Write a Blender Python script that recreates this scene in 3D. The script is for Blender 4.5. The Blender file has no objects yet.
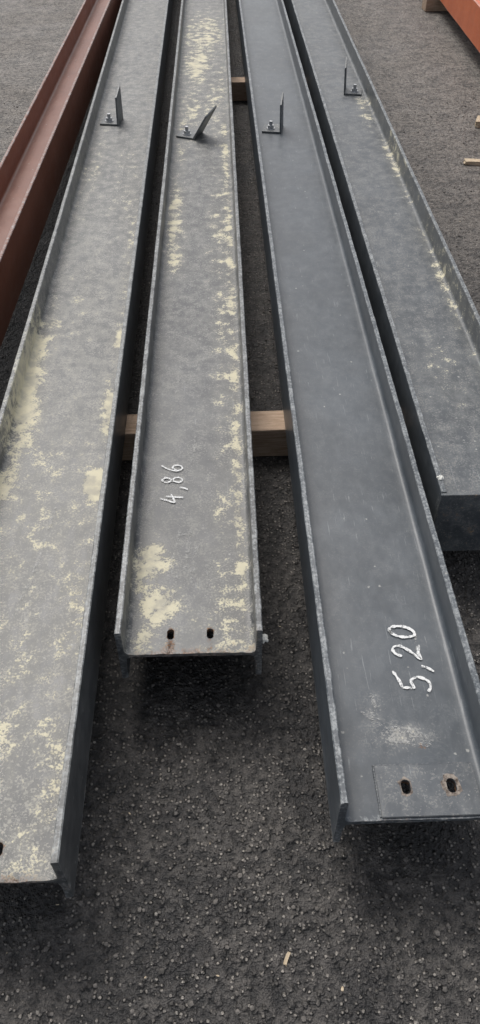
import bpy, bmesh, math, random
from mathutils import Vector, Matrix, noise
random.seed(7)
sc = bpy.context.scene
sc.view_settings.view_transform='Standard'; sc.view_settings.look='None'; sc.view_settings.exposure=0
rad=math.radians
# ---------------- node helpers
class NT:
    def __init__(s,name):
        s.m=bpy.data.materials.new(name); s.m.use_nodes=True
        s.t=s.m.node_tree; s.t.nodes.clear()
        s.out=s.t.nodes.new('ShaderNodeOutputMaterial')
        s.b=s.t.nodes.new('ShaderNodeBsdfPrincipled')
        s.t.links.new(s.b.outputs[0],s.out.inputs[0])
        s.tc=s.t.nodes.new('ShaderNodeTexCoord').outputs['Object']
    def put(s,inp,v):
        if isinstance(v,(int,float)): inp.default_value=v
        elif isinstance(v,(tuple,list)): inp.default_value=tuple(v)+((1,) if len(v)==3 and len(inp.default_value)==4 else ())
        else: s.t.links.new(v,inp)
    def map(s,scale=(1,1,1),loc=(0,0,0),rot=(0,0,0)):
        n=s.t.nodes.new('ShaderNodeMapping'); s.t.links.new(s.tc,n.inputs[0])
        n.inputs['Location'].default_value=loc; n.inputs['Scale'].default_value=scale; n.inputs['Rotation'].default_value=rot
        return n.outputs[0]
    def noise(s,scale,detail=4,rough=.55,vec=None,dist=0):
        n=s.t.nodes.new('ShaderNodeTexNoise'); s.t.links.new(vec or s.tc,n.inputs['Vector'])
        n.inputs['Scale'].default_value=scale; n.inputs['Detail'].default_value=detail; n.inputs['Roughness'].default_value=rough
        n.inputs['Distortion'].default_value=dist
        return n.outputs['Fac']
    def vor(s,scale,out='Distance',feature='F1',vec=None,rnd=1):
        n=s.t.nodes.new('ShaderNodeTexVoronoi'); n.feature=feature; s.t.links.new(vec or s.tc,n.inputs['Vector'])
        n.inputs['Scale'].default_value=scale; n.inputs['Randomness'].default_value=rnd
        return n.outputs[out] if out!='BOTH' else (n.outputs['Distance'],n.outputs['Color'])
    def math(s,op,a,b=0.,c=0.,clamp=False):
        n=s.t.nodes.new('ShaderNodeMath'); n.operation=op; n.use_clamp=clamp
        s.put(n.inputs[0],a); s.put(n.inputs[1],b); s.put(n.inputs[2],c); return n.outputs[0]
    def step(s,v,a,b,lo=0.,hi=1.):
        n=s.t.nodes.new('ShaderNodeMapRange'); n.interpolation_type='SMOOTHSTEP'
        s.put(n.inputs[0],v); n.inputs[1].default_value=a; n.inputs[2].default_value=b
        n.inputs[3].default_value=lo; n.inputs[4].default_value=hi; return n.outputs[0]
    def mix(s,f,a,b):
        n=s.t.nodes.new('ShaderNodeMix'); n.data_type='RGBA'
        s.put(n.inputs[0],f); s.put(n.inputs[6],a); s.put(n.inputs[7],b); return n.outputs[2]
    def attr(s,name):
        n=s.t.nodes.new('ShaderNodeAttribute'); n.attribute_name=name; return n.outputs['Fac']
    def sepx(s,v,i):
        n=s.t.nodes.new('ShaderNodeSeparateXYZ'); s.put(n.inputs[0],v); return n.outputs[i]
    def bump(s,h,strength,dist,prev=None):
        n=s.t.nodes.new('ShaderNodeBump'); n.inputs['Strength'].default_value=strength; n.inputs['Distance'].default_value=dist
        s.put(n.inputs['Height'],h)
        if prev: s.put(n.inputs['Normal'],prev)
        return n.outputs[0]
    def fin(s,col,rough,nrm=None,spec=.5):
        s.put(s.b.inputs['Base Color'],col); s.put(s.b.inputs['Roughness'],rough)
        s.b.inputs['Specular IOR Level'].default_value=spec
        if nrm: s.put(s.b.inputs['Normal'],nrm)
        return s.m

def steel_mat(name,dark,light,seed=0,dustcol=(.35,.345,.32),rough=.42,film=.3,wipe=.2,scr=.3):
    n=NT(name)
    P=n.map(loc=(seed*3.1,seed*7.7,seed))
    PS=n.map(scale=(1,.35,1),loc=(seed*1.3,seed*2.1,0))
    PS2=n.map(scale=(1,.05,1),loc=(seed*5.3,seed*2.1,0))
    big=n.noise(4,4,.6,P); mid=n.noise(24,4,.62,P); fine=n.noise(130,3,.72,P); vf=n.noise(210,2,.7,P)
    streak=n.noise(34,4,.65,PS,.5)
    col=n.mix(n.step(n.math('ADD',n.math('MULTIPLY',big,.7),n.math('MULTIPLY',mid,.3)),.36,.66),dark,light)
    col=n.mix(n.math('MULTIPLY',n.step(streak,.5,.8),wipe),col,tuple(min(1,c*2.2) for c in light))
    dust=n.attr('dust'); stain=n.attr('stain'); rust=n.attr('rust'); edge=n.attr('edge')
    d1=n.math('MULTIPLY',n.math('MULTIPLY',n.step(n.math('ADD',n.math('MULTIPLY',mid,.4),n.math('MULTIPLY',streak,.6)),.40,.62),dust),film)
    rim=n.step(n.math('ABSOLUTE',n.math('SUBTRACT',n.noise(13,4,.68,P,.6),.53)),0,.022,1,0)
    rim=n.math('MULTIPLY',n.math('MULTIPLY',rim,dust),.45)
    g=n.math('ADD',n.math('MULTIPLY',vf,.62),n.math('MULTIPLY',mid,.38))
    d2=n.math('MULTIPLY',n.step(n.math('ADD',g,n.math('MULTIPLY',dust,.06)),.555,.605),n.math('MULTIPLY',dust,1.1),clamp=True)
    dm=n.math('MAXIMUM',n.math('MAXIMUM',d1,n.math('MULTIPLY',d2,.8)),rim)
    col=n.mix(dm,col,dustcol)
    vd,vc=n.vor(38,'BOTH',vec=P); vcn=n.sepx(vc,0)
    fl=n.math('MULTIPLY',n.step(n.math('ADD',vd,n.math('MULTIPLY',fine,.35)),.24,.31,1,0),n.step(vcn,.80,.84))
    col=n.mix(n.math('MULTIPLY',fl,.6),col,(.42,.42,.39))
    sn=n.noise(300,1,.5,PS2); sc1=n.math('MULTIPLY',n.step(sn,.71,.74),n.step(mid,.45,.6))
    col=n.mix(n.math('MULTIPLY',sc1,scr),col,(.33,.35,.36))
    PR=n.map(scale=(1,.04,1),rot=(0,0,.9),loc=(seed,0,0))
    sc2=n.math('MULTIPLY',n.step(n.noise(240,1,.5,PR),.71,.73),n.step(big,.5,.6))
    col=n.mix(n.math('MULTIPLY',sc2,scr),col,(.33,.35,.36))
    # cream stains: broken up by a patchy mask, then crusty grains
    q=n.math('ADD',n.math('ADD',n.math('MULTIPLY',mid,.46),n.math('MULTIPLY',fine,.28)),n.math('MULTIPLY',vf,.26))
    patchy=n.step(n.noise(9,4,.65,P,.8),.40,.56,.60,1.08)
    st2=n.math('MULTIPLY',stain,patchy)
    sm=n.step(n.math('ADD',st2,n.math('MULTIPLY',n.math('SUBTRACT',q,.5),4.4)),.50,.80)
    sm=n.math('MULTIPLY',sm,n.step(stain,.03,.2))
    scol=n.mix(n.step(mid,.38,.62),(.46,.435,.35),(.66,.615,.45))
    col=n.mix(n.math('MULTIPLY',st2,.20,clamp=True),col,(.38,.36,.29))
    col=n.mix(n.math('MULTIPLY',sm,.84),col,scol)
    rm=n.step(n.math('ADD',rust,n.math('MULTIPLY',n.math('SUBTRACT',q,.5),3.0)),.5,.9)
    rm=n.math('MULTIPLY',rm,n.step(rust,.03,.15))
    col=n.mix(rm,col,n.mix(n.step(fine,.4,.6),(.045,.025,.015),(.20,.10,.045)))
    en=n.math('ADD',n.math('MULTIPLY',mid,.35),n.math('MULTIPLY',fine,.65))
    em=n.math('MULTIPLY',n.step(n.math('ADD',n.math('MULTIPLY',edge,.5),n.math('MULTIPLY',n.math('SUBTRACT',en,.5),2.2)),.30,.75),n.step(edge,.05,.6))
    col=n.mix(n.math('MULTIPLY',em,.65),col,(.38,.40,.40))
    matte=n.math('MAXIMUM',n.math('MAXIMUM',dm,sm),rm)
    r=n.math('ADD',n.math('ADD',rough,n.math('MULTIPLY',matte,.4)),n.math('MULTIPLY',n.math('SUBTRACT',streak,.5),.25),clamp=True)
    nr=n.bump(n.math('ADD',n.math('MULTIPLY',fine,.25),n.math('MULTIPLY',sm,.9)),.3,.0015)
    nr=n.bump(big,.5,.008,nr)
    return n.fin(col,r,nr)

# ---------------- asphalt
def asphalt_mat():
    n=NT('asphalt')
    d1,c1=n.vor(110,'BOTH'); c1=n.sepx(c1,0); d2,c2=n.vor(52,'BOTH'); c2=n.sepx(c2,1)
    big=n.noise(2.2,4,.65); mid=n.noise(11,4,.65); fine=n.noise(300,2,.7); gr=n.noise(44,3,.75)
    patch=n.step(n.math('ADD',n.math('MULTIPLY',big,.6),n.math('MULTIPLY',mid,.4)),.40,.60)
    base=n.mix(patch,(.032,.030,.029),(.100,.092,.084))
    base=n.mix(n.step(gr,.38,.58),n.mix(.72,base,(.010,.010,.010)),base)
    st=n.mix(c1,(.045,.042,.04),(.42,.385,.34))
    m1=n.math('MULTIPLY',n.step(n.math('ADD',d1,n.math('MULTIPLY',fine,.25)),.38,.50,1,0),n.step(n.math('ADD',c1,n.math('MULTIPLY',mid,.5)),.62,.98))
    col=n.mix(n.math('MULTIPLY',m1,n.math('ADD',n.math('MULTIPLY',patch,.4),.55)),base,st)
    m2=n.math('MULTIPLY',n.step(n.math('ADD',d2,n.math('MULTIPLY',fine,.3)),.28,.38,1,0),n.step(c2,.82,.88))
    col=n.mix(n.math('MULTIPLY',m2,.8),col,n.mix(c1,(.13,.12,.11),(.46,.43,.38)))
    col=n.mix(n.step(fine,.3,.58,.6,0),col,(.01,.01,.01))
    x=n.sepx(n.tc,0); y=n.sepx(n.tc,1)
    dr=n.math('MULTIPLY',n.step(y,1.0,5.0),n.step(n.math('ABSOLUTE',n.math('SUBTRACT',x,.1)),.5,1.2))
    dr=n.math('MULTIPLY',dr,n.step(n.math('ADD',n.math('MULTIPLY',mid,.5),n.math('MULTIPLY',gr,.5)),.36,.62,.15,1))
    col=n.mix(n.math('MULTIPLY',dr,.6),col,(.30,.27,.235))
    h=n.math('ADD',n.math('MULTIPLY',n.step(d1,.1,.6,1,0),c1),n.math('MULTIPLY',n.step(d2,.1,.5,1,0),c2))
    nr=n.bump(h,1,.006); nr=n.bump(gr,1,.016,nr); nr=n.bump(fine,.5,.0015,nr)
    r=n.step(big,.3,.7,.5,.75)
    return n.fin(col,r,nr,.45)

def simple_mat(name,c1,c2,scale=20,rough=.8,bumpd=.002,stretch=(1,1,1)):
    n=NT(name); P=n.map(scale=stretch)
    a=n.noise(scale,6,.65,P,.3); f=n.noise(scale*9,3,.6,P)
    col=n.mix(n.step(a,.35,.65),c1,c2); col=n.mix(n.step(f,.45,.75,0,.45),col,tuple(c*.45 for c in c1))
    return n.fin(col,rough,n.bump(n.math('ADD',a,f),.5,bumpd))

def link(o,parent=None):
    sc.collection.objects.link(o)
    if parent: o.parent=parent
    return o
def mesh_obj(name,bm,mat,parent=None,smooth=False):
    bmesh.ops.recalc_face_normals(bm,faces=bm.faces)
    me=bpy.data.meshes.new(name); bm.to_mesh(me); bm.free()
    if mat: me.materials.append(mat)
    if smooth:
        for p in me.polygons: p.use_smooth=True
    return link(bpy.data.objects.new(name,me),parent)

# ---------------- beam section
def h_profile(W,H,tf,tw,dx=.01,r=.013):
    b=.0022; hx=W/2; zt=H/2+tw/2; zb=H/2-tw/2; xi=hx-tf
    top=[(-hx,H*.5,0),(-hx,H*.82,0),(-hx,H-.010,.15),(-hx,H-b,1),(-hx+b,H,1),(-hx+tf*.5,H,.75),(-xi-b,H,1),(-xi,H-b,1),(-xi,H-.010,.15),(-xi,zt+.045,0)]
    for i in range(6):
        t=math.pi/2*i/5
        top.append((-xi+r-r*math.cos(t),zt+r-r*math.sin(t),0))
    xs=-xi+r; n=int((2*(xi-r))/dx)
    for i in range(1,n): top.append((xs+(2*(xi-r))*i/n,zt,0))
    right=[(-x,z,e) for (x,z,e) in reversed(top[:16])]
    top+=right
    bot=[(hx,.01,.1),(hx,b,1),(hx-b,0,1),(xi+b,0,1),(xi,b,1),(xi,zb-.03,0),(xi-r*.3,zb-r*.3,0),(xi-r,zb,0),(0,zb,0),
         (-xi+r,zb,0),(-xi+r*.3,zb-r*.3,0),(-xi,zb-.03,0),(-xi,b,1),(-xi-b,0,1),(-hx+b,0,1),(-hx,b,1),(-hx,.01,.1)]
    return top+bot
def stadium(cx,cy,rx,ly,z0,z1,ang=0):
    bm=bmesh.new(); pts=[]
    for k in range(24):
        a=2*math.pi*k/24; x=rx*math.cos(a); y=rx*math.sin(a)+(ly if math.sin(a)>=0 else -ly)
        ca,sa=math.cos(ang),math.sin(ang); pts.append((cx+x*ca-y*sa,cy+x*sa+y*ca))
    lo=[bm.verts.new((p[0],p[1],z0)) for p in pts]; hi=[bm.verts.new((p[0],p[1],z1)) for p in pts]
    bm.faces.new(lo[::-1]); bm.faces.new(hi)
    for k in range(24): bm.faces.new((lo[k],lo[(k+1)%24],hi[(k+1)%24],hi[k]))
    bmesh.ops.recalc_face_normals(bm,faces=bm.faces)
    return bm
def cut(o,holes,z0,z1):
    for h in holes:
        c=mesh_obj('cut',stadium(h[0],h[1],h[2],h[3],z0,z1),None)
        md=o.modifiers.new('b','BOOLEAN'); md.operation='DIFFERENCE'; md.object=c; md.solver='EXACT'
        bpy.context.view_layer.update()
        me=bpy.data.meshes.new_from_object(o.evaluated_get(bpy.context.evaluated_depsgraph_get()))
        o.modifiers.clear(); old=o.data; o.data=me; bpy.data.meshes.remove(old); bpy.data.objects.remove(c)
def make_beam(name,X,Y,yaw,z,L,W,H,tf,tw,mat,holes=(),stains=(),rusts=(),dustf=None,step=.02,seed=0):
    prof=h_profile(W,H,tf,tw); n=len(prof); rings=int(L/step)
    vs=[];E=[]
    for j in range(rings+1):
        y=L*j/rings
        if j==1: y=.002
        for (x,zz,e) in prof:
            dn=noise.noise(Vector((x*9+seed*10,y*6,zz*9)))
            d2=noise.noise(Vector((x*60,y*70+seed*30,zz*40)))
            k=.0007*dn+(.0007*d2 if e>.5 else 0)
            if j==0: k+=.0006*d2
            vs.append((x+k,y+((.0016*d2+.001*dn) if j<2 else 0),zz+k))
            ee=e
            if j<2: ee=max(e,.8)
            E.append(ee)
    fs=[]
    for j in range(rings):
        for i in range(n):
            i2=(i+1)%n
            fs.append((j*n+i,(j+1)*n+i,(j+1)*n+i2,j*n+i2))
    fs.append(tuple(range(n))); fs.append(tuple(rings*n+i for i in reversed(range(n))))
    me=bpy.data.meshes.new(name); me.from_pydata(vs,[],fs); me.update()
    at=me.attributes.new('edge','FLOAT','POINT'); at.data.foreach_set('value',E)
    me.materials.append(mat)
    bm=bmesh.new(); bm.from_mesh(me); bmesh.ops.recalc_face_normals(bm,faces=bm.faces); bm.to_mesh(me); bm.free()
    o=link(bpy.data.objects.new(name,me)); 
    if holes: cut(o,holes,H/2-.03,H/2+.03)
    me=o.data; o.name=name; me.name=name
    zt=H/2+tw/2
    S=[];R=[];D=[]
    for v in me.vertices:
        x,y,zz=v.co
        inner=abs(x)<W/2-tf+.002 and zz>zt-.003
        up=1 if inner else (.5 if zz>H-.004 else .15)
        def acc(lst):
            s=0
            for (cx,cy,sx,sy,a) in lst:
                u=((x-cx)/sx)**2+((y-cy)/sy)**2
                if u<9: s=max(s,a*math.exp(-u*.5))
            return s
        S.append(acc(stains)*up); 
        r=acc(rusts)
        for h in holes:
            d=math.hypot(x-h[0],max(0,abs(y-h[1])-h[3]))-h[2]
            if abs(zz-H/2)<.02: r=max(r,.75*math.exp(-max(0,d)/.005))
        if zz<.01 : r=max(r,.35)
        R.append(r)
        D.append((dustf(x,y) if dustf else .2)*up)
    for nm,arr in (('stain',S),('rust',R),('dust',D)):
        a=me.attributes.new(nm,'FLOAT','POINT'); a.data.foreach_set('value',arr)
    for p in me.polygons: p.use_smooth=len(p.vertices)==4 and p.area<.01
    try: me.set_sharp_from_angle(angle=rad(32))
    except Exception: pass
    o.location=(X,Y,z); o.rotation_euler=(0,0,yaw)
    return o

m1=steel_mat('painted_steel_dusty',(.052,.057,.061),(.092,.097,.100),1,film=.42,dustcol=(.40,.39,.355))
m2=steel_mat('painted_steel_stained',(.044,.048,.053),(.078,.083,.088),2,film=.38,dustcol=(.36,.355,.325))
m3=steel_mat('painted_steel_clean',(.052,.062,.072),(.074,.087,.100),3,rough=.38,wipe=.14,scr=.3)
m4=steel_mat('painted_steel_scuffed',(.050,.059,.068),(.076,.087,.097),4,wipe=.2)
m_br=steel_mat('red_oxide_primer',(.15,.048,.025),(.19,.066,.037),5,dustcol=(.25,.15,.11),rough=.40,wipe=.08,scr=.1)
m_or=steel_mat('orange_primer',(.50,.11,.035),(.60,.15,.05),6,dustcol=(.5,.3,.2),rough=.4,wipe=.05)
m_zinc=simple_mat('zinc_plated',(.38,.39,.40),(.55,.56,.57),80,.35,.0005)
m_zinc.node_tree.nodes['Principled BSDF'].inputs['Metallic'].default_value=.4
m_wood=simple_mat('weathered_timber',(.36,.25,.17),(.55,.41,.30),14,.85,.002,(1,12,12))
m_asph=asphalt_mat()

ZB=.107; H=.168; TF=.013; TW=.010; ZT=H/2+TW/2
bm=bmesh.new(); bmesh.ops.create_grid(bm,x_segments=8,y_segments=8,size=250)
mesh_obj('asphalt_ground',bm,m_asph)

# ---------------- beams
b1=make_beam('steel_beam',-.440,.478,0,ZB,8,.315,H,TF,TW,m1,
  holes=[(.032,.055,.009,.004)],
  stains=[(-.13,1.50,.026,.20,1.35),(-.115,1.22,.035,.10,1.3),(-.10,1.75,.03,.12,.7),(-.12,.98,.03,.08,1.0),(.108,.98,.024,.045,1.5),(.120,1.30,.016,.10,1.3),(.125,1.65,.014,.05,1.1),
          (.03,.25,.12,.35,.46),(.10,.6,.05,.22,.50),(.0,.9,.12,.35,.40),(-.1,.5,.06,.3,.50),(.12,2.2,.02,.5,.45),(0,.0,.16,.02,.6),(-.1,3.0,.04,.4,.4),(.11,.2,.02,.1,.65),(.06,2.9,.05,.4,.4),(-.02,1.9,.06,.3,.35)],
  rusts=[(0,0,.16,.010,.8),(-.06,.08,.03,.02,.35)],
  dustf=lambda x,y:.95-.08*min(y,3),seed=1)
b2=make_beam('steel_beam',-.075,.930,rad(-.35),ZB,8,.305,H,TF,TW,m2,
  holes=[(-.044,.050,.0075,.006),(.042,.050,.0075,.006)],
  stains=[(-.095,.24,.028,.06,1.4),(-.080,.14,.034,.05,1.3),(-.10,.06,.02,.03,1.0),(.112,.3,.016,.30,.78),(.080,.25,.04,.35,.50),(.115,.9,.014,.5,.78),(.09,1.2,.035,.6,.50),(.114,1.7,.014,.6,.85),(.08,2.0,.04,.5,.50),(.110,2.7,.015,.5,.75),(.10,3.6,.03,.6,.5),
          (-.10,2.1,.022,.25,1.0),(-.09,1.75,.03,.1,.7),(-.09,2.9,.02,.35,.6),(-.05,3.3,.05,.3,.65),(-.03,4.1,.055,.28,1.1),(.0,4.7,.08,.35,1.0),(.02,.0,.14,.018,.7),(.05,3.4,.07,.4,.5),(.07,.08,.06,.04,.5)],
  rusts=[(0,0,.16,.008,.75),(.13,0,.03,.03,.6),(-.02,.03,.05,.02,.35)],
  dustf=lambda x,y:.60+.25*max(0,min(1,(y-1)/3))+.2*math.exp(-y/.25),seed=2)
b3=make_beam('steel_beam',.343,.561,0,ZB,8,.300,H,TF,TW,m3,
  holes=[(-.015,.060,.009,.005),(.070,.060,.009,.005)],
  stains=[(.012,.160,.022,.012,.30)],
  rusts=[(.030,.140,.016,.010,.70),(0,0,.16,.006,.5),(-.02,.178,.01,.01,.55)],
  dustf=lambda x,y:.10+.14*max(0,min(1,(y-2)/3))+1.2*math.exp(-((x-.0)/.050)**2-((y-.165)/.022)**2)+.7*math.exp(-((x+.045)/.02)**2-((y-.215)/.03)**2),seed=3)
b4=make_beam('steel_beam',.678,1.32,rad(-.2),ZB,8,.290,H,TF,TW,m4,
  stains=[(.12,1.2,.015,.4,.6),(-.0,.6,.05,.15,.35),(.11,.2,.02,.1,.55),(.12,2.2,.015,.25,.8),(.09,2.9,.03,.2,.6)],
  rusts=[(0,0,.16,.01,.4)],
  dustf=lambda x,y:.45,seed=4)

def set_attrs(o,edge=0,stain=0,rust=0,dust=.2):
    me=o.data
    for nm,v in (('edge',edge),('stain',stain),('rust',rust),('dust',dust)):
        a=me.attributes.new(nm,'FLOAT','POINT'); a.data.foreach_set('value',[v]*len(me.vertices))
def box(name,x0,x1,y0,y1,z0,z1,mat,parent=None,bev=.0015,**k):
    bm=bmesh.new(); bmesh.ops.create_cube(bm,size=1)
    for v in bm.verts: v.co=Vector(((x0+x1)/2+v.co.x*(x1-x0),(y0+y1)/2+v.co.y*(y1-y0),(z0+z1)/2+v.co.z*(z1-z0)))
    if bev: bmesh.ops.bevel(bm,geom=bm.edges[:],offset=bev,segments=2,affect='EDGES')
    return mesh_obj(name,bm,mat,parent)
m_plate=steel_mat('painted_plate',(.064,.074,.085),(.094,.106,.118),9,rough=.40,wipe=.2,scr=.7)
dp=box('doubler_plate',-.068,.118,.004,.103,ZT+.0003,ZT+.0045,m_plate,None,.001)
cut(dp,[(-.015,.060,.0088,.005),(.070,.060,.0088,.005)],ZT-.02,ZT+.02); dp.parent=b3
set_attrs(dp,.0,.08,.0,.38)
def ring(parent,cx,cy,r0,r1,ly,z,mat,rs):
    bm=bmesh.new(); A=[];B=[]
    for k in range(40):
        a=2*math.pi*k/40; o_=(ly if math.sin(a)>=0 else -ly)
        rr=r1*(1+.5*noise.noise(Vector((math.cos(a)*1.8+cx*90,math.sin(a)*1.8,rs))))
        A.append(bm.verts.new((cx+r0*math.cos(a),cy+r0*math.sin(a)+o_,z))); B.append(bm.verts.new((cx+rr*math.cos(a),cy+rr*math.sin(a)+o_,z)))
    for k in range(40): bm.faces.new((A[k],B[k],B[(k+1)%40],A[(k+1)%40]))
    return mesh_obj('chipped_paint_ring',bm,mat,parent)
m_chip=simple_mat('rusty_bare_steel',(.06,.04,.03),(.30,.26,.22),110,.7,.0008)
ring(dp,-.015,.060,.0090,.0125,.005,ZT+.0049,m_chip,1); ring(dp,.070,.060,.0090,.0160,.005,ZT+.0049,m_chip,5)
def bead(parent,pts,r,mat):
    bm=bmesh.new(); rings=[]
    n=60
    for k in range(n+1):
        t=k/n*(len(pts)-1); i=min(int(t),len(pts)-2); p=Vector(pts[i]).lerp(Vector(pts[i+1]),t-i)
        d=(Vector(pts[i+1])-Vector(pts[i])).normalized(); s=d.cross(Vector((0,0,1)))
        rr=r*(1+.25*math.sin(k*1.9)+.3*noise.noise(p*150))
        rings.append([bm.verts.new(p+s*rr*math.cos(a)+Vector((0,0,1))*rr*.7*math.sin(a)) for a in [j*math.pi/4 for j in range(8)]])
    for k in range(n):
        for j in range(8): bm.faces.new((rings[k][j],rings[k+1][j],rings[k+1][(j+1)%8],rings[k][(j+1)%8]))
    o=mesh_obj('weld_bead',bm,mat,parent,True); set_attrs(o,.5,0,.1,.3); return o
bead(b3,[(-.069,.006,ZT+.001),(-.069,.104,ZT+.001)],.0022,m_plate)
bead(b3,[(-.069,.1045,ZT+.001),(.118,.1045,ZT+.001)],.0022,m_plate)
ep=box('end_plate',-.148,.148,-.0125,-.0035,-.035,H+.001,m4,b4,.001); set_attrs(ep,.12,0.15,.36,.40)

# brackets
def bracket(parent,x,y,lean,side,rot=0,hh=.155):
    bm=bmesh.new()
    t=.008; w=.094; d=.105
    def addbox(x0,x1,y0,y1,z0,z1,M=Matrix()):
        r=bmesh.ops.create_cube(bm,size=1)
        for v in r['verts']:
            v.co=M@Vector(((x0+x1)/2+v.co.x*(x1-x0),(y0+y1)/2+v.co.y*(y1-y0),(z0+z1)/2+v.co.z*(z1-z0)))
        return r['verts']
    addbox(-w/2,w/2,-d/2,d/2,0,t)
    M=Matrix.Translation((side*(w/2-t/2),0,t*.5))@Matrix.Rotation(lean,4,'Y')
    vv=addbox(-t/2,t/2,-d/2,d/2,0,hh,M)
    Mi=M.inverted()
    for v in vv:
        l=Mi@v.co
        if l.z>hh*.5 and l.y<0: l.z-=.03; v.co=M@l
        elif l.z>hh*.5: l.y-=.02; v.co=M@l
    bmesh.ops.bevel(bm,geom=bm.edges[:],offset=.0008,segments=1,affect='EDGES')
    o=mesh_obj('angle_bracket',bm,m4,parent); o.location=(x,y,ZT+.0005); o.rotation_euler=(0,0,rot)
    set_attrs(o,.35,.15,.12,.5)
    bm=bmesh.new()
    for by in (-.012,):
        for (r,z0,z1,seg) in ((.021,t,t+.003,24),(.0165,t+.003,t+.016,6),(.0085,t+.016,t+.034,16)):
            c=bmesh.ops.create_cone(bm,cap_ends=True,segments=seg,radius1=r,radius2=r*.95,depth=z1-z0)
            bmesh.ops.translate(bm,verts=c['verts'],vec=(-side*.008,by,(z0+z1)/2))
    mesh_obj('bolt_and_nut',bm,m_zinc,o)
bracket(b1,-.064,3.60,rad(2),1,rad(-9))
bracket(b2,-.058,2.96,rad(33),1,rad(-24),.16)
bracket(b3,-.054,3.39,rad(-1),1,rad(-10))
bracket(b4,.065,3.16,rad(-3),-1,rad(-10))

# chalk markings and rubbed scrapes
def chalk_mat(name='chalk',lo=.38,hi=.52,a0=.12,a1=.95,c=(.78,.79,.78)):
    n=NT(name); f=n.noise(300,3,.7); g=n.noise(80,3,.6)
    q=n.math('ADD',n.math('MULTIPLY',f,.6),n.math('MULTIPLY',g,.4))
    n.put(n.b.inputs['Alpha'],n.step(q,lo,hi,a0,a1))
    return n.fin(c,.9)
m_chalk=chalk_mat()
m_rub=chalk_mat('rub_mark',.46,.62,0,.55,(.50,.50,.48))
def cat(pts,k=6):
    out=[];P=[pts[0]]+list(pts)+[pts[-1]]
    for i in range(1,len(P)-2):
        a,b,c,d=[Vector(p) for p in P[i-1:i+3]]
        for j in range(k):
            t=j/k; out.append(.5*((2*b)+(-a+c)*t+(2*a-5*b+4*c-d)*t*t+(-a+3*b-3*c+d)*t**3))
    out.append(Vector(pts[-1])); return out
def ribbon(bm,P,w):
    L=[];R=[]
    for i,p in enumerate(P):
        t=(P[min(i+1,len(P)-1)]-P[max(i-1,0)]); t.normalize(); nn=Vector((-t.y,t.x,0))
        ww=w*.5*(1+.6*noise.noise(p*160))*(.5 if i in (0,len(P)-1) else 1)
        L.append(bm.verts.new(p+nn*ww)); R.append(bm.verts.new(p-nn*ww))
    for i in range(len(P)-1): bm.faces.new((L[i],R[i],R[i+1],L[i+1]))
def rubs(parent,strokes):
    bm=bmesh.new()
    for k,(pts,w) in enumerate(strokes):
        ribbon(bm,[Vector((p.x,p.y,ZT+.0017+k*.0001)) for p in cat(pts)],w)
    return mesh_obj('rub_marks',bm,m_rub,parent)
rubs(b2,[([(-.055,.20),(-.05,.25),(-.04,.30),(-.03,.37)],.007),([(-.02,.22),(-.012,.28),(-.005,.36)],.006),([(.0,.19),(.002,.25),(.012,.31)],.009),([(-.05,.33),(-.02,.345),(.01,.335)],.004),
  ([(-.07,.12),(-.04,.16),(-.035,.22)],.005),([(.03,.15),(.035,.20),(.03,.27)],.004),([(-.01,.60),(.0,.68),(.0,.78)],.005),([(-.06,.9),(-.05,1.0),(-.05,1.1)],.006)])
rubs(b3,[([(-.045,.168),(-.01,.180),(.03,.166),(.055,.150)],.012),([(-.03,.155),(.01,.150),(.05,.142)],.008),([(-.06,.20),(-.045,.23),(-.05,.26)],.010),([(-.075,.22),(-.06,.205),(-.04,.20)],.006),([(.06,.35),(.07,.40)],.004)])
rubs(b1,[([(-.05,1.9),(-.04,2.1),(-.06,2.3)],.012),([(.02,2.0),(.03,2.2),(.01,2.5)],.010),([(-.02,.6),(.0,.7),(.02,.9)],.008),([(.05,2.6),(.03,2.8),(.04,3.1)],.012)])
G={'5':[[(.08,.92),(.1,.75),(.12,.56),(.4,.62),(.6,.4),(.5,.1),(.25,.02),(.0,.12)],[(.05,.93),(.35,.99),(.78,1.16)]],
   ',':[[(.15,.12),(.12,-.05),(-.05,-.28)]],
   '2':[[(.05,.72),(.18,.97),(.45,1.0),(.58,.75),(.35,.4),(-.02,.04),(.3,.10),(.72,.02)]],
   '0':[[(.32,1.02),(.06,.8),(.0,.42),(.15,.04),(.42,.08),(.60,.40),(.55,.82),(.35,1),(.12,.90)]],
   '4':[[(.34,1.05),(.15,.7),(-.02,.38),(.3,.40),(.70,.48)],[(.52,.78),(.44,.35),(.36,-.12)]],
   '8':[[(.5,.80),(.34,1.02),(.1,.86),(.22,.55),(.52,.3),(.38,.0),(.08,.12),(.18,.42),(.45,.65),(.56,.90)]],
   '6':[[(.55,1.08),(.2,.75),(.02,.35),(.18,.02),(.48,.08),(.52,.38),(.3,.5),(.06,.32)]]}
def chalk(parent,text,x,y,h,adv,w,ang,slant=0,grow=0):
    bm=bmesh.new(); cx=0
    ca,sa=math.cos(ang),math.sin(ang)
    lay=0
    for ci,ch in enumerate(text):
        hh=h*(1+grow*ci)
        for st in G[ch]:
            lay+=1
            P=[]
            for p in cat(st):
                tx=cx+(p.x+.12*p.y)*hh*.85; ty=p.y*hh+slant*cx
                P.append(Vector((x+tx*ca-ty*sa,y+tx*sa+ty*ca,ZT+.0026+lay*.0001)))
            ribbon(bm,P,w)
        cx+=adv*(.5 if ch==',' else 1)
    return mesh_obj('chalk_marking',bm,m_chalk,parent)
chalk(b3,'5,20',.076,.258,.064,.053,.0060,rad(88),.10,-.05)
chalk(b2,'4,86',-.030,.455,.050,.046,.0046,rad(97),-.12,.0)

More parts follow.
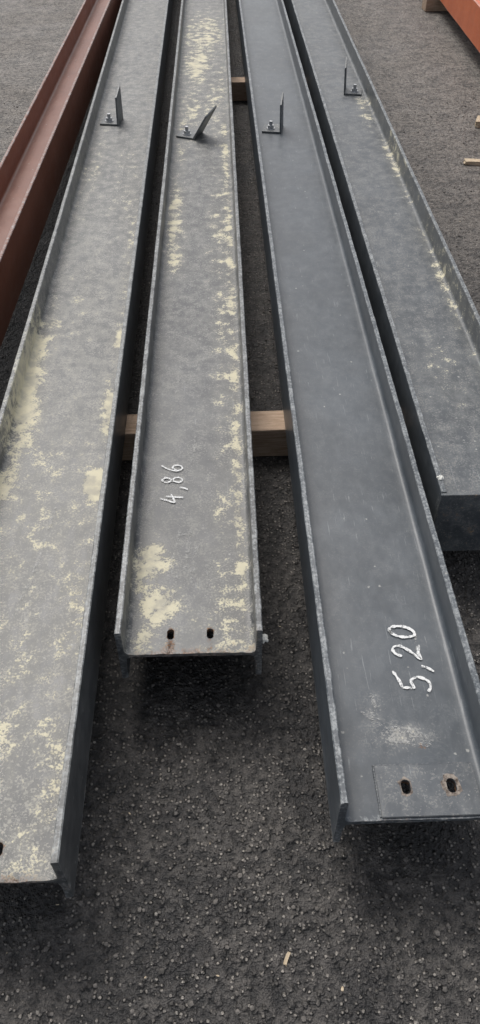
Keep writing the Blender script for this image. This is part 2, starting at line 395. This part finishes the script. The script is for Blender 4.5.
# ---------------- red oxide beam, orange beam
br=make_beam('brown_steel_beam',-.835,1.2,rad(-1.2),ZB+.01,9,.17,.205,.012,.012,m_br,dustf=lambda x,y:.15,step=.06,seed=5)
orb=make_beam('orange_steel_beam',1.80,3.0,rad(-1.5),ZB,9,.30,.21,.014,.012,m_or,dustf=lambda x,y:.15,step=.06,seed=6)

# ---------------- timber bearers
def timber(x0,x1,y,w,h,rot=0):
    L=x1-x0
    bm=bmesh.new(); bmesh.ops.create_cube(bm,size=1)
    for v in bm.verts: v.co=Vector((v.co.x*L,v.co.y*w,v.co.z*h+h/2))
    bmesh.ops.subdivide_edges(bm,edges=[e for e in bm.edges if abs((e.verts[0].co-e.verts[1].co).x)>L*.5],cuts=24)
    for v in bm.verts:
        v.co.y+=.0025*noise.noise(Vector((v.co.x*5,v.co.z*20,y))); 
    o=mesh_obj('timber_bearer',bm,m_wood); o.location=((x0+x1)/2,y,.001); o.rotation_euler=(0,0,rot)
    md=o.modifiers.new('bev','BEVEL'); md.width=.004; md.segments=2; md.limit_method='ANGLE'
    return o
timber(-.50,.80,1.82,.095,.105,rad(.6))
timber(-.20,.84,5.02,.095,.105,rad(-.5))
timber(-1.0,1.05,7.8,.095,.105)
timber(1.68,2.1,7.05,.11,.105,rad(4))
timber(1.6,2.1,4.0,.1,.105)

# ---------------- offcuts, chips, grit
def scrap(name,x,y,z,l,w,h,rot,mat):
    bm=bmesh.new(); bmesh.ops.create_cube(bm,size=1)
    bmesh.ops.subdivide_edges(bm,edges=bm.edges[:],cuts=2,use_grid_fill=True)
    for v in bm.verts:
        q=noise.noise(v.co*3+Vector((x*9,y*9,0)))
        v.co=Vector((v.co.x*l*(1+.2*q),v.co.y*w*(1+.3*q)-abs(v.co.x)*w*.3,v.co.z*h))
    o=mesh_obj(name,bm,mat); o.location=(x,y,z+h/2); o.rotation_euler=(0,0,rot); return o
m_pale=simple_mat('pale_wood',(.42,.33,.22),(.6,.5,.36),30,.85,.001,(1,6,6))
m_foam=simple_mat('dried_foam',(.62,.62,.57),(.75,.75,.70),60,.9,.002)
scrap('wood_offcut',1.33,4.0,.001,.09,.04,.018,rad(-8),m_pale)
scrap('wood_offcut',1.50,4.55,.001,.10,.05,.03,rad(70),m_pale)
scrap('wood_chip',.098,.395,.001,.022,.006,.003,rad(65),m_pale)
def foam(name,x,y,z,r,parent=None):
    bm=bmesh.new(); bmesh.ops.create_icosphere(bm,subdivisions=3,radius=r)
    for v in bm.verts: v.co*=1+.8*noise.noise(v.co*(1.6/r)+Vector((x*7,y*5,0))); v.co.z*=.5
    o=mesh_obj(name,bm,m_foam,parent,True); o.location=(x,y,z); return o
foam('dried_foam_blob',.156,.02,H-.06,.009,b2)
foam('dried_foam_blob',-.138,.05,H+.001,.007,b4)

def scatter(name,N,smin,smax,mat,region,flat=.6,elong=1,pw=3):
    bm=bmesh.new(); t=bmesh.new(); bmesh.ops.create_icosphere(t,subdivisions=1,radius=1)
    tv=[v.co.copy() for v in t.verts]; tf=[[v.index for v in f.verts] for f in t.faces]; t.free()
    V=[];F=[]
    for k in range(N):
        x=random.uniform(region[0],region[1]); y=region[2]+(region[3]-region[2])*random.random()**1.6
        s=smin+(smax-smin)*random.random()**pw
        R=Matrix.Rotation(random.uniform(0,6.28),3,'Z')@Matrix.Rotation(random.uniform(-.3,.3),3,'X')
        e=1+(elong-1)*random.random(); b=len(V)
        for c in tv:
            p=Vector((c.x*s*e,c.y*s,c.z*s*flat))*(random.uniform(.75,1.2)); p=R@p
            V.append((x+p.x,y+p.y,s*flat*.55+p.z))
        F+=[[b+i for i in f] for f in tf]
    me=bpy.data.meshes.new(name); me.from_pydata(V,[],F); me.materials.append(mat)
    return link(bpy.data.objects.new(name,me))
m_grit=simple_mat('grit_dark',(.05,.047,.043),(.18,.165,.15),25,.85,.001)
m_gritp=simple_mat('grit_pale',(.20,.185,.16),(.40,.37,.33),25,.85,.001)
scatter('loose_gravel',12000,.0012,.0060,m_grit,(-1.6,2.2,.1,5),.6)
scatter('loose_pale_grit',1800,.001,.0042,m_gritp,(-1.6,2.2,.1,5),.6)
scatter('wood_shavings',160,.0010,.0028,m_pale,(-1.4,2.2,.15,5),.25,4)

# ---------------- light
w=bpy.data.worlds.new('World'); sc.world=w; w.use_nodes=True; nt=w.node_tree
bg=nt.nodes['Background']; sky=nt.nodes.new('ShaderNodeTexSky'); sky.sky_type='NISHITA'; sky.sun_disc=False
EL,AZ=rad(55),rad(-22)
sky.sun_elevation=EL; sky.sun_rotation=AZ; sky.dust_density=5; sky.air_density=1
hs=nt.nodes.new('ShaderNodeHueSaturation'); hs.inputs['Saturation'].default_value=.40
nt.links.new(sky.outputs[0],hs.inputs['Color']); nt.links.new(hs.outputs[0],bg.inputs[0]); bg.inputs[1].default_value=.15
sd=bpy.data.lights.new('sun','SUN'); sd.energy=1.5; sd.angle=rad(30); sd.color=(1,.97,.94)
so=link(bpy.data.objects.new('sun',sd))
dirv=Vector((math.sin(AZ)*math.cos(EL),math.cos(AZ)*math.cos(EL),math.sin(EL)))
so.rotation_euler=dirv.to_track_quat('Z','Y').to_euler(); so.location=dirv*20

cd=bpy.data.cameras.new('camera'); cam=link(bpy.data.objects.new('camera',cd)); sc.camera=cam
cd.sensor_fit='VERTICAL'; cd.sensor_height=36; cd.lens=27.03; cd.clip_start=.05; cd.clip_end=800
cam.location=(0,0,1.575); cam.rotation_euler=(rad(44.34),0,rad(-1.88))
